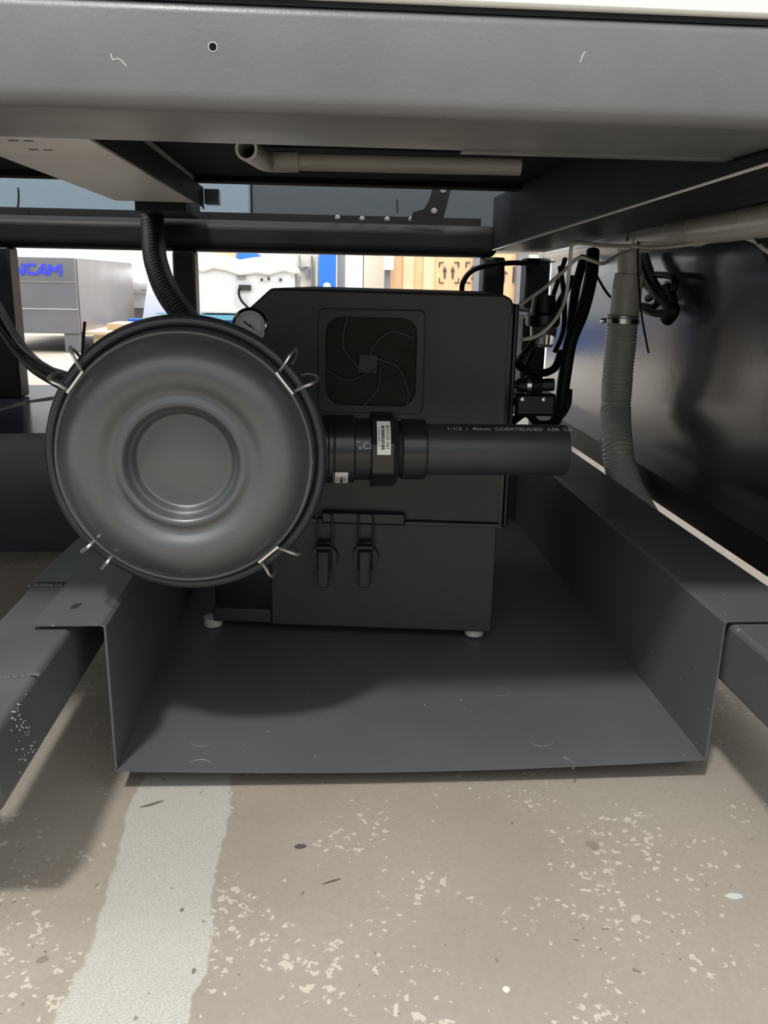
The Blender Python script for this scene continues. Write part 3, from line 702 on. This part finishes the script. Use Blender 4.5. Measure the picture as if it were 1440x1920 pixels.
c0 = aY(1167, 597, hy); c1 = aY(1166, 606, hy)
bm = B(); tube(bm, [c0, c1], 0.0270, 32, 0); tube(bm, [c0 + Vector((0, 0, .002)), c0 + Vector((0, 0, .0035))], 0.0264, 32, 0)
hcp = ob('hose_clamp', bm, 'chrome', hs_, smooth=True, angle=30)
cs = c0 + Vector((-0.0295, -0.004, -0.004))
bm = B(); lathe(bm, [(0, -0.006), (0.0045, -0.006), (0.0045, 0.004), (0.003, 0.0065), (0, 0.0065)], cs, (0.3, -1, 0.1), 10); ob('clamp_screw', bm, 'chrome', hcp, smooth=True, angle=30)

def cable(name, pts, r, m, label, cat='cable', group=None, seg=8, ribs=None, par=None):
    bm = B(); tube(bm, pts, r, seg, 8, ribs=ribs); o = ob(name, bm, m, par, smooth=True, angle=60)
    if label: tag(o, label, cat, group)
    return o
def P3(*a): return [aY(x, y, Y) for x, y, Y in a]
def P4(*a): return [aY(x, y, Y * 1.115) for x, y, Y in a]
# white cables along the pipe
cable('white_cable', P3((1500, 500, 0.90), (1440, 472, 0.94), (1410, 450, 0.98), (1370, 445, 1.02), (1310, 456, 1.10), (1240, 464, 1.18), (1190, 462, 1.24), (1130, 460, 1.18), (1085, 455, 1.10), (1072, 462, 1.08), (1068, 500, 1.08), (1060, 560, 1.08), (1040, 600, 1.06), (1010, 628, 1.05), (978, 637, 1.04)), 0.0024, 'cable_w',
      'white cable swooping from the grey pipe in one long bow down to the pump side', 'cable')
cable('white_cable', P3((1188, 468, 1.24), (1160, 478, 1.20), (1132, 494, 1.16), (1108, 488, 1.13), (1085, 484, 1.12), (1055, 510, 1.11), (1020, 540, 1.09), (974, 572, 1.05)), 0.0024, 'cable_w',
      'white cable with a small wave under the grey tee, slanting to the pump top', 'cable')
cable('zip_tie', P4((1176, 452, 1.19), (1183, 430, 1.19), (1195, 432, 1.17), (1197, 450, 1.16), (1196, 470, 1.15), (1197, 520, 1.16), (1203, 590, 1.17), (1216, 662, 1.17)), 0.0016, 'rubber',
      'black zip tie around the grey tee with its tail hanging beside the hose', 'zip tie')
cable('zip_tie', P4((1414, 388, 0.88), (1408, 408, 0.86), (1412, 435, 0.86), (1425, 460, 0.86), (1445, 500, 0.86), (1452, 520, 0.86)), 0.0016, 'rubber',
      'black zip tie around the grey pipe near the right photo edge', 'zip tie')
# black hoses and cables behind the pump's right side
cable('air_hose', P3((1112, 470, 1.30), (1108, 520, 1.28), (1092, 585, 1.26), (1070, 640, 1.25), (1058, 710, 1.25), (1048, 770, 1.26), (1020, 830, 1.3)), 0.0095, 'rubber',
      'thickest glossy black hose dropping beside the white cable right of the pump', 'hose')
cable('air_hose', P3((1096, 480, 1.34), (1080, 540, 1.33), (1072, 600, 1.31), (1066, 670, 1.30), (1055, 750, 1.32), (1035, 800, 1.33)), 0.007, 'rubber',
      'slimmer black hose running just left of the thickest hose by the pump', 'hose')
cable('black_cable', P3((1060, 485, 1.45), (1035, 560, 1.42), (1008, 640, 1.40), (985, 690, 1.38), (975, 740, 1.36)), 0.004, 'rubber', 'thin black cable slanting down to the pump fittings', 'cable')
cable('black_cable', P3((1050, 500, 1.35), (1058, 560, 1.33), (1056, 620, 1.33), (1040, 660, 1.34)), 0.004, 'rubber', 'thin black cable hanging straight behind the long white cable', 'cable')
cable('black_cable', P3((1075, 520, 1.38), (1030, 600, 1.34), (990, 655, 1.28), (972, 682, 1.2), (990, 694, 1.18), (1014, 700, 1.18), (1040, 690, 1.2), (1052, 660, 1.22)), 0.0055, 'rubber', 'black cable looping in a U under the clear regulator bowl', 'cable')
cable('black_cable', P3((866, 556, 1.42), (868, 530, 1.42), (885, 508, 1.44), (915, 498, 1.47), (960, 493, 1.5), (1010, 495, 1.5)), 0.0042, 'rubber', 'thin black cable arching up from behind the pump top', 'cable')
cable('black_cable', P4((1115, 510, 1.34), (1135, 545, 1.34), (1150, 562, 1.34), (1168, 580, 1.34), (1182, 572, 1.33)), 0.0022, 'rubber', 'very thin black cable passing behind the grey hose fitting', 'cable')
cable('air_hose', P3((950, 800, 1.22), (985, 775, 1.25), (1010, 795, 1.26), (1040, 790, 1.27), (1062, 762, 1.28), (1066, 730, 1.28)), 0.006, 'rubber', 'black hose curving below the pump fittings behind the pipe end', 'hose')
# tangle of black cable loops by the panel
def tangle():
    root = thing('cable_bundle', 'knotted bundle of thick black cable loops tied behind the ribbed hose fitting', 'cable bundle', aX(1235, 560, 0.513))
    X = 0.515
    for pts, r in (([(1205, 480), (1222, 530), (1245, 560), (1262, 580), (1250, 600)], 0.010), ([(1215, 560), (1238, 545), (1255, 540), (1262, 575), (1235, 588), (1205, 578)], 0.006),
                   ([(1205, 530), (1232, 560), (1225, 575), (1205, 573)], 0.005), ([(1230, 515), (1262, 520), (1262, 545), (1240, 550)], 0.005)):
        bm = B(); tube(bm, [aX(x, y, X - i * 0.002) for i, (x, y) in enumerate(pts)], r, 10, 8); ob('cable_loop', bm, 'rubber', root, smooth=True)
tangle()
# regulator bowl
rg = thing('air_regulator', 'black compressed air regulator with clear bowl beside the pump side edge', 'regulator', aY(1015, 620, 1.3))
c = aY(1017, 650, 1.3); d = aY(1017, 612, 1.3)
bm = B(); lathe(bm, [(0, 0), (0.014, 0.0), (0.018, 0.004), (0.020, (d - c).length), (0, (d - c).length)], c, (0, 0, 1), 28); ob('bowl', bm, 'glass', rg, smooth=True)
bm = B(); lathe(bm, [(0, 0), (0.023, 0), (0.025, 0.004), (0.025, 0.016), (0.019, 0.02), (0.016, 0.045), (0, 0.045)], d, (0, 0, 1), 24); ob('head', bm, 'plastic', rg, smooth=True, angle=30)
bm = B(); tube(bm, [d + Vector((0, 0, 0.015)), d + Vector((0, 0.2, 0.015))], 0.008, 10, 0); ob('mounting_stub', bm, 'plastic', rg, smooth=True)
# push fittings stacked beside the pump
for i, (px, py, r, l) in enumerate(((1003, 722, 0.0095, 0.05),)):
    root = thing('push_fitting', 'horizontal black and chrome push fitting beside the pump right edge', 'pipe fitting', aY(px, py, 1.15))
    c = aY(px, py, 1.15); bm = B()
    lathe(bm, [(0, -l / 2), (r * .8, -l / 2), (r, -l / 2 + .004), (r, -l / 6), (r * 1.25, -l / 6), (r * 1.25, l / 6), (r * .9, l / 6), (r * .9, l / 2), (0, l / 2)], c, (1, 0, 0.03), 12); ob('fitting_body', bm, 'plastic', root, smooth=True, angle=30)
    bm = B(); lathe(bm, [(r * 1.05, -.003), (r * 1.32, -.003), (r * 1.32, .003), (r * 1.05, .003)], c + Vector((-0.01, 0, 0)), (1, 0, 0.03), 16, True); ob('chrome_collar', bm, 'chrome', root, smooth=True)
    bm = B(); tube(bm, [c + Vector((-l / 2, 0, 0)), c + Vector((-l / 2 - 0.03, 0.01, 0.004)), c + Vector((-l / 2 - 0.05, 0.05, 0.004))], 0.005, 10, 6); ob('stub', bm, 'plastic', root, smooth=True)
root = thing('valve_body', 'squat black valve block with chrome screws under the push fitting', 'valve', aY(1005, 762, 1.2))
c = aY(1003, 757, 1.2); bm = B(); box(bm, c.x - 0.027, c.x + 0.03, c.y, c.y + 0.04, c.z - 0.018, c.z + 0.014); ob('block', bm, 'plastic', root, bevel=0.004)
for dx in (-0.018, 0.012):
    bm = B(); lathe(bm, [(0, 0.002), (0.003, 0.0015), (0.004, 0)], c + Vector((dx, -0.0002, 0.006)), (0, -1, 0), 12); ob('screw', bm, 'chrome', root, smooth=True)
bm = B(); tube(bm, [c + Vector((-0.02, 0.02, 0)), c + Vector((-0.05, 0.03, 0.0))], 0.006, 10, 0); ob('inlet_stub', bm, 'plastic', root, smooth=True)

# ---------------------------------------------------------------- hoses on the left
cable('corrugated_hose', P3((285, 395, 1.56), (287, 440, 1.54), (292, 490, 1.50), (312, 545, 1.45), (345, 592, 1.40), (378, 640, 1.36), (390, 720, 1.36)), 0.0195, 'rubber',
      'black corrugated hose curving from the cross beam end down behind the filter', 'hose', seg=20, ribs=(0.0075, 0.0011))
cable('corrugated_hose', P3((-80, 470, 1.50), (-20, 560, 1.48), (20, 630, 1.45), (60, 680, 1.40), (110, 712, 1.32), (170, 740, 1.22)), 0.0125, 'rubber',
      'thick black hose sagging from the left frame post to the filter', 'hose', seg=16)
cable('black_cable', P3((-60, 520, 1.45), (0, 600, 1.42), (30, 640, 1.40), (75, 685, 1.35), (125, 705, 1.28), (180, 720, 1.2)), 0.0065, 'rubber', 'middle black cable sagging along the thick hose at the left post', 'cable')
cable('signal_wire', P3((0, 590, 1.40), (30, 640, 1.38), (55, 664, 1.35), (85, 682, 1.32), (115, 700, 1.28), (135, 714, 1.2)), 0.0016, 'steelgrey', 'fine grey wire lying over the sagging hose at the left', 'wire')
cable('signal_wire', P3((0, 618, 1.40), (40, 665, 1.38), (75, 695, 1.34), (105, 712, 1.3), (140, 716, 1.2)), 0.0013, 'rubber', 'fine black wire drooping below the grey one at the left', 'wire')
cable('zip_tie', P3((153, 680, 0.93), (155, 655, 0.92), (157, 625, 0.92), (159, 603, 0.92)), 0.0016, 'rubber', 'black zip tie tail standing up behind the upper left filter clip', 'zip tie')
cable('zip_tie', P3((33, 392, 1.62), (35, 372, 1.62), (34, 352, 1.62)), 0.0018, 'rubber', 'short zip tie tail standing on the back rail at the far left', 'zip tie')
cable('zip_tie', P3((382, 392, 1.62), (379, 376, 1.62), (378, 360, 1.62)), 0.0018, 'rubber', 'short zip tie tail on the back rail beside the cross beam end', 'zip tie')
cable('zip_tie', P3((745, 400, 1.62), (745, 386, 1.62), (744, 374, 1.62)), 0.0014, 'rubber', 'tiny zip tie tail on the back rail left of the bracket', 'zip tie')

# ---------------------------------------------------------------- blue-grey machine behind the table; unseen bulk added to block hall light
rm = thing('rear_machine', 'blue grey machine beam in the slit above the black back rail, bulk added to block light', 'machine', (0, 2.8, 0))
xe = aY(470, 370, 2.2).x
ob('machine_beam', box(B(), -4.2, xe, 2.2, 3.3, 0.555, 1.55), 'rear', rm, bevel=0.006)
ob('shaded_half', box(B(), xe + 0.002, 3.0, 2.2, 3.3, 0.555, 1.55), 'rear_shaded', rm, bevel=0.006)  # right half darker: the strip's fading light put into the colour
for x0 in (-4.1, 2.6):
    ob('leg', box(B(), x0, x0 + 0.15, 2.3, 2.45, FZ, 0.56), 'rear', rm); ob('leg', box(B(), x0, x0 + 0.15, 3.1, 3.25, FZ, 0.56), 'rear', rm)

# ---------------------------------------------------------------- background: hall behind the table
# grey cabinet with blue letters
Yc = 5.2
c0 = aY(-60, 478, Yc); xr = aY(145, 560, Yc).x; zt = aY(80, 482, Yc).z; zb_ = aY(80, 625, Yc).z
cab = thing('machine_cabinet', 'grey machine cabinet with blue letters on its front at the far left', 'cabinet', (c0.x / 2 + xr / 2, Yc + 0.5, 0))
bm = B(); box(bm, c0.x, xr, Yc, Yc + 1.5, zb_, zt); cbody = ob('cabinet_body', bm, 'cab', cab, bevel=0.004)
ob('side_cover', box(B(), xr, xr + 0.006, Yc + 0.02, Yc + 1.49, zb_ + 0.01, zt - 0.01), 'cab2', cab)
for yy, hh in ((528, 0.010), (579, 0.004)):
    z = aY(80, yy, Yc).z; ob('panel_seam', box(B(), c0.x, xr, Yc - 0.003, Yc, z - hh / 2, z + hh / 2), 'steelgrey' if yy == 528 else 'bwhite', cab)
for xx in (xr - 0.09, c0.x + 0.02):
    ob('leg', box(B(), xx, xx + 0.085, Yc + 0.01, Yc + 0.10, FZ, zb_), 'cab', cab)
ob('leg', box(B(), xr - 0.09, xr - 0.005, Yc + 1.3, Yc + 1.4, FZ, zb_), 'cab', cab)
def LQ(px, py): return aY(px, py, Yc - 0.004)
def strokes(pts_list, w_px, name):
    bm = B()
    for k_, ((x0, y0), (x1, y1)) in enumerate(pts_list):
        a = Vector((x0, y0)); c = Vector((x1, y1)); d = (c - a).normalized(); n = Vector((-d.y, d.x)) * w_px / 2
        q = [a + n, c + n, c - n, a - n]; prism(bm, [LQ(p.x, p.y) + Vector((0, -0.0008 * k_, 0)) for p in q], (0, 0.003, 0))
    return ob(name, bm, 'letter', cbody)
strokes([((27, 515), (27, 495)), ((27, 495), (43, 515)), ((43, 515), (43, 494))], 5, 'letter_n')
strokes([((67, 497), (51, 496)), ((51, 495), (51, 512)), ((50, 512), (67, 513))], 5, 'letter_c')
strokes([((69, 516), (81, 495)), ((81, 495), (87, 516)), ((76, 510), (84, 511))], 5, 'letter_a')
strokes([((92, 516), (92, 497)), ((92, 496), (101, 509)), ((101, 509), (112, 496)), ((113, 496), (113, 517))], 5, 'letter_m')
# white wall units behind it
def bgbox(name, label, cat, x0, x1, y0, y1, Y, dep, m, group=None, bev=0.0, ground=False):
    a = aY(x0, y0, Y); c = aY(x1, y1, Y)
    z0 = FZ if ground else c.z
    o = ob(name, box(B(), a.x, c.x, Y, Y + dep, z0, a.z), m, None, bevel=bev)
    o.data.transform(Matrix.Translation((-(a.x + c.x) / 2, -Y, -FZ if ground else 0))); o.location = ((a.x + c.x) / 2, Y, FZ if ground else 0)
    return tag(o, label, cat, group)
bgbox('white_machine', 'tall white machine enclosure far behind the grey cabinet', 'machine', -60, 250, 380, 600, 9.0, 1.0, 'bwhite', ground=True)
bgbox('white_partition', 'plain white partition standing behind the corrugated hose', 'partition', 246, 372, 380, 560, 9.5, 0.1, 'wallp', ground=True)
# roll wrapped in film on a white stand
ru = thing('wrapped_roll', 'white film wrapped roll resting on a white machine bed beside the grey cabinet', 'roll', aY(240, 524, 7.0))
a = aY(200, 524, 7.0); c = aY(300, 527, 7.0)
bm = B(); tube(bm, [a, a.lerp(c, .3), a.lerp(c, .7), c], 0.088, 20, 4)
for v in bm.verts: v.co += Vector((random.uniform(-1, 1), random.uniform(-1, 1), random.uniform(-1, 1))) * 0.004
ob('film_cover', bm, 'film', ru, smooth=True)
ob('roll_core', box(B(), a.x + 0.03, c.x, 6.95, 7.05, aY(240, 545, 7).z, aY(240, 538, 7).z), 'steelgrey', ru)
mb = thing('machine_bed', 'white machine bed carrying the film wrapped roll', 'machine', (aY(257, 560, 7.2).x, 7.2, 0))
a = aY(214, 545, 7.05); c = aY(300, 578, 7.05); ob('bed_box', box(B(), a.x, c.x, 7.05, 7.55, c.z, a.z), 'bwhite', mb)
ob('bed_base', box(B(), a.x + 0.03, c.x, 7.10, 7.5, FZ, c.z), 'steelgrey', mb)
# white sloped machine flank
q = [aY(x, y, 6.4) for x, y in ((278, 522), (330, 476), (372, 476), (372, 610), (266, 608))]
bm = prism(B(), q, (0, 0.6, 0)); tag(ob('sloped_housing', bm, 'bwhite', None), 'white machine housing with sloping left edge seen behind the corrugated hose', 'machine')
bgbox('blue_bracket', 'upright blue steel bracket beside the grey cabinet side', 'bracket', 205, 219, 547, 596, 6.6, 0.08, 'blue')
bl = thing('blue_beam', 'low blue steel beam running behind the top of the filter lid', 'beam', aY(300, 607, 6.2))
a = aY(240, 598, 6.2); c = aY(470, 622, 6.2); ob('beam', box(B(), a.x, c.x, 6.2, 6.3, c.z, a.z), 'blue', bl)
a = aY(292, 586, 6.15); c = aY(420, 591, 6.15); ob('handrail', box(B(), a.x, c.x, 6.15, 6.18, c.z, a.z), 'lblue', bl)
pa = thing('pallet', 'pale wooden pallet on the floor beside the grey cabinet', 'pallet', (-1.2, 5.6, 0))
ob('deck_board', box(B(), -1.395, -1.00, 5.25, 5.95, 0.118, 0.134), 'wood', pa)
ob('blocking', box(B(), -1.30, -1.12, 5.45, 5.75, 0.134, 0.172), 'wood', pa)
for xx in (-1.34, -1.12): ob('bearer', box(B(), xx, xx + 0.09, 5.28, 5.93, FZ, 0.118), 'wood', pa)
# white wrapped laser machine in the middle window
Yw = 5.6
wm = thing('wrapped_machine', 'white machine cabinet under crumpled plastic film with a black switch on its flank', 'machine', aY(460, 560, Yw))
a = aY(368, 500, Yw); c = aY(545, 590, Yw)
ob('machine_body', box(B(), a.x, c.x, Yw, Yw + 0.9, c.z, a.z), 'bwhite', wm, bevel=0.01)
bm = B()
top = [(364, 505), (364, 490), (385, 484), (402, 478), (412, 476), (425, 483), (450, 487), (480, 482), (500, 484), (522, 478), (540, 488), (556, 505), (552, 512), (530, 508), (505, 516), (480, 512), (450, 517), (425, 508), (400, 503), (380, 510)]
prism(bm, [aY(x, y, Yw - 0.03) for x, y in top], (0, 0.98, 0)); ob('film_cover', bm, 'film', wm, bevel=0.02)
def wmb(name, x0, x1, y0, y1, m, d=0.02, par=None):
    a = aY(x0, y0, Yw - 0.001); c = aY(x1, y1, Yw - 0.001); return ob(name, box(B(), a.x, c.x, Yw - d, Yw, c.z, a.z), m, par or wm)
wmb('nameplate', 444, 461, 518, 522, 'steelgrey'); sw = wmb('switch', 448, 471, 534, 545, 'ink')
wmb('hole', 489, 493, 522, 527, 'ink'); wmb('hole', 502, 506, 520, 525, 'ink'); wmb('hole', 524, 528, 522, 527, 'ink')
bm = B(); tube(bm, [aY(x, y, Yw - 0.03) for x, y in ((449, 540), (448, 552), (453, 564), (462, 574), (470, 584))], 0.008, 8, 8); ob('power_cable', bm, 'rubber', wm, smooth=True)
ob('machine_skirt', box(B(), aY(368, 590, Yw).x, aY(545, 590, Yw).x, Yw + 0.0, Yw + 0.85, aY(400, 600, Yw).z, aY(400, 590, Yw).z - 0.001), 'lblue', wm)
ob('machine_plinth', box(B(), aY(360, 590, Yw).x, aY(545, 590, Yw).x, Yw + 0.02, Yw + 0.85, FZ, aY(400, 601, Yw).z), 'blue', wm)
# bits on the machine behind
bgbox('cardboard_box', 'brown cardboard box end above the crumpled film cover', 'box', 405, 442, 470, 486, 8.0, 0.4, 'ply', ground=True)
bgbox('blue_box', 'blue crate end just right of the brown box above the film cover', 'box', 444, 482, 474, 484, 7.9, 0.4, 'blue', ground=True)
# robot-like grey hose and rack
bm = B(); tube(bm, [aY(x, y, 6.6) for x, y in ((526, 545), (534, 524), (544, 514), (556, 516), (552, 545))], 0.035, 14, 8)
tag(ob('duct_hose', bm, 'steelgrey', None, smooth=True), 'bent grey duct hose between the film wrapped machine and the blue column', 'hose')
rk = thing('storage_rack', 'pale metal rack structure between the wrapped machine and the blue column', 'rack', aY(575, 520, 7.4))
a = aY(548, 440, 7.4); c = aY(598, 590, 7.4); ob('rack_panel', box(B(), a.x, c.x, 7.44, 7.5, FZ, a.z), 'beige', rk)
for x0, x1, y0, y1, m in ((560, 563, 478, 500, 'steelgrey'), (572, 580, 500, 520, 'cab'), (556, 575, 500, 503, 'cab'), (583, 586, 480, 545, 'cab'), (592, 596, 480, 545, 'beige')):
    a = aY(x0, y0, 7.4); c = aY(x1, y1, 7.4); ob('rack_member', box(B(), a.x, c.x, 7.38, 7.44, c.z, a.z), m, rk)
bc = thing('blue_column', 'bright blue steel column seen above the pump', 'column', (aY(614, 560, 7.2).x, 7.2, 0))
a = aY(598, 420, 7.2); c = aY(630, 560, 7.2); ob('column_face', box(B(), a.x, c.x, 7.2, 7.35, FZ, a.z), 'blue', bc)
mc = aY(613, 537, 7.195); bm = B(); lathe(bm, [(0, 0.002), (0.03, 0.002), (0.03, 0), (0, 0)], mc, (0, -1, 0), 24); ob('round_mark', bm, 'sticker', bc)
bgbox('steel_post', 'dark grey steel post right beside the blue column', 'post', 633, 646, 420, 560, 7.3, 0.1, 'steelgrey', ground=True)
bgbox('white_crate_side', 'whitish packing case panel right of the dark grey post', 'panel', 648, 680, 420, 560, 7.3, 0.6, 'bwhite', ground=True)
bgbox('beige_case', 'cream coloured packing case between the whitish panel and the plywood crate', 'case', 684, 722, 420, 560, 7.2, 0.6, 'beige', ground=True)
bgbox('wrapped_parcel', 'small white wrapped parcel stuck beside the plywood crate', 'parcel', 723, 738, 470, 506, 6.6, 0.15, 'film')
bgbox('door_edge', 'pale blue grey panel edge just left of the plywood crate', 'panel', 723, 731, 420, 560, 6.72, 0.05, 'cab', ground=True)
cr = thing('plywood_crate', 'large plywood shipping crate with stencilled arrows behind the pump', 'crate', (aY(870, 560, 6.8).x, 6.8, 0))
a = aY(733, 400, 6.8); c = aY(984, 600, 6.8)
face = ob('crate_face', box(B(), a.x, c.x, 6.8, 7.6, FZ, a.z), 'ply', cr)
for xx in (756, 794): pa_ = aY(xx, 500, 6.8).x; ob('batten', box(B(), pa_, pa_ + 0.08, 6.785, 6.8, FZ, a.z), 'wood', cr)
bm = B()
def st(px0, py0, px1, py1):
    a = aY(px0, py0, 6.795); c = aY(px1, py1, 6.795); box(bm, min(a.x, c.x), max(a.x, c.x), 6.793, 6.80, min(a.z, c.z), max(a.z, c.z))
def poly(pts): prism(bm, [aY(x, y, 6.793) for x, y in pts], (0, 0.006, 0))
for cx in (834, 849):
    st(cx - 1.5, 508, cx + 1.5, 522); poly([(cx - 4, 509), (cx, 499), (cx + 4, 509)])
for x0, x1 in ((824, 860), (874, 910)):
    for xa in (x0, x1):
        s_ = 1 if xa == x0 else -1
        for ya in (492, 530):
            t_ = 1 if ya == 492 else -1
            st(xa - 1, ya, xa + 1, ya + 9 * t_); st(xa, ya - 1, xa + 8 * s_, ya + 1)
poly([(882, 503), (888, 497), (894, 503), (890, 512), (886, 512)]); st(887, 512, 889, 522); st(883, 521, 893, 523)
poly([(938, 513), (945, 506), (953, 513)]); st(944, 512, 946, 530)
for xa in (962, 968): st(xa, 500, xa + 2, 530)
ob('stencil', bm, 'stencil', face)
a = aY(974, 420, 6.75); c = aY(984, 600, 6.75); ob('steel_corner', box(B(), a.x, c.x, 6.74, 6.8, FZ, a.z), 'cab', cr)
a = aY(893, 420, 6.75); c = aY(906, 600, 6.75); ob('steel_band', box(B(), a.x, c.x, 6.77, 6.8, FZ, a.z), 'cab', cr)
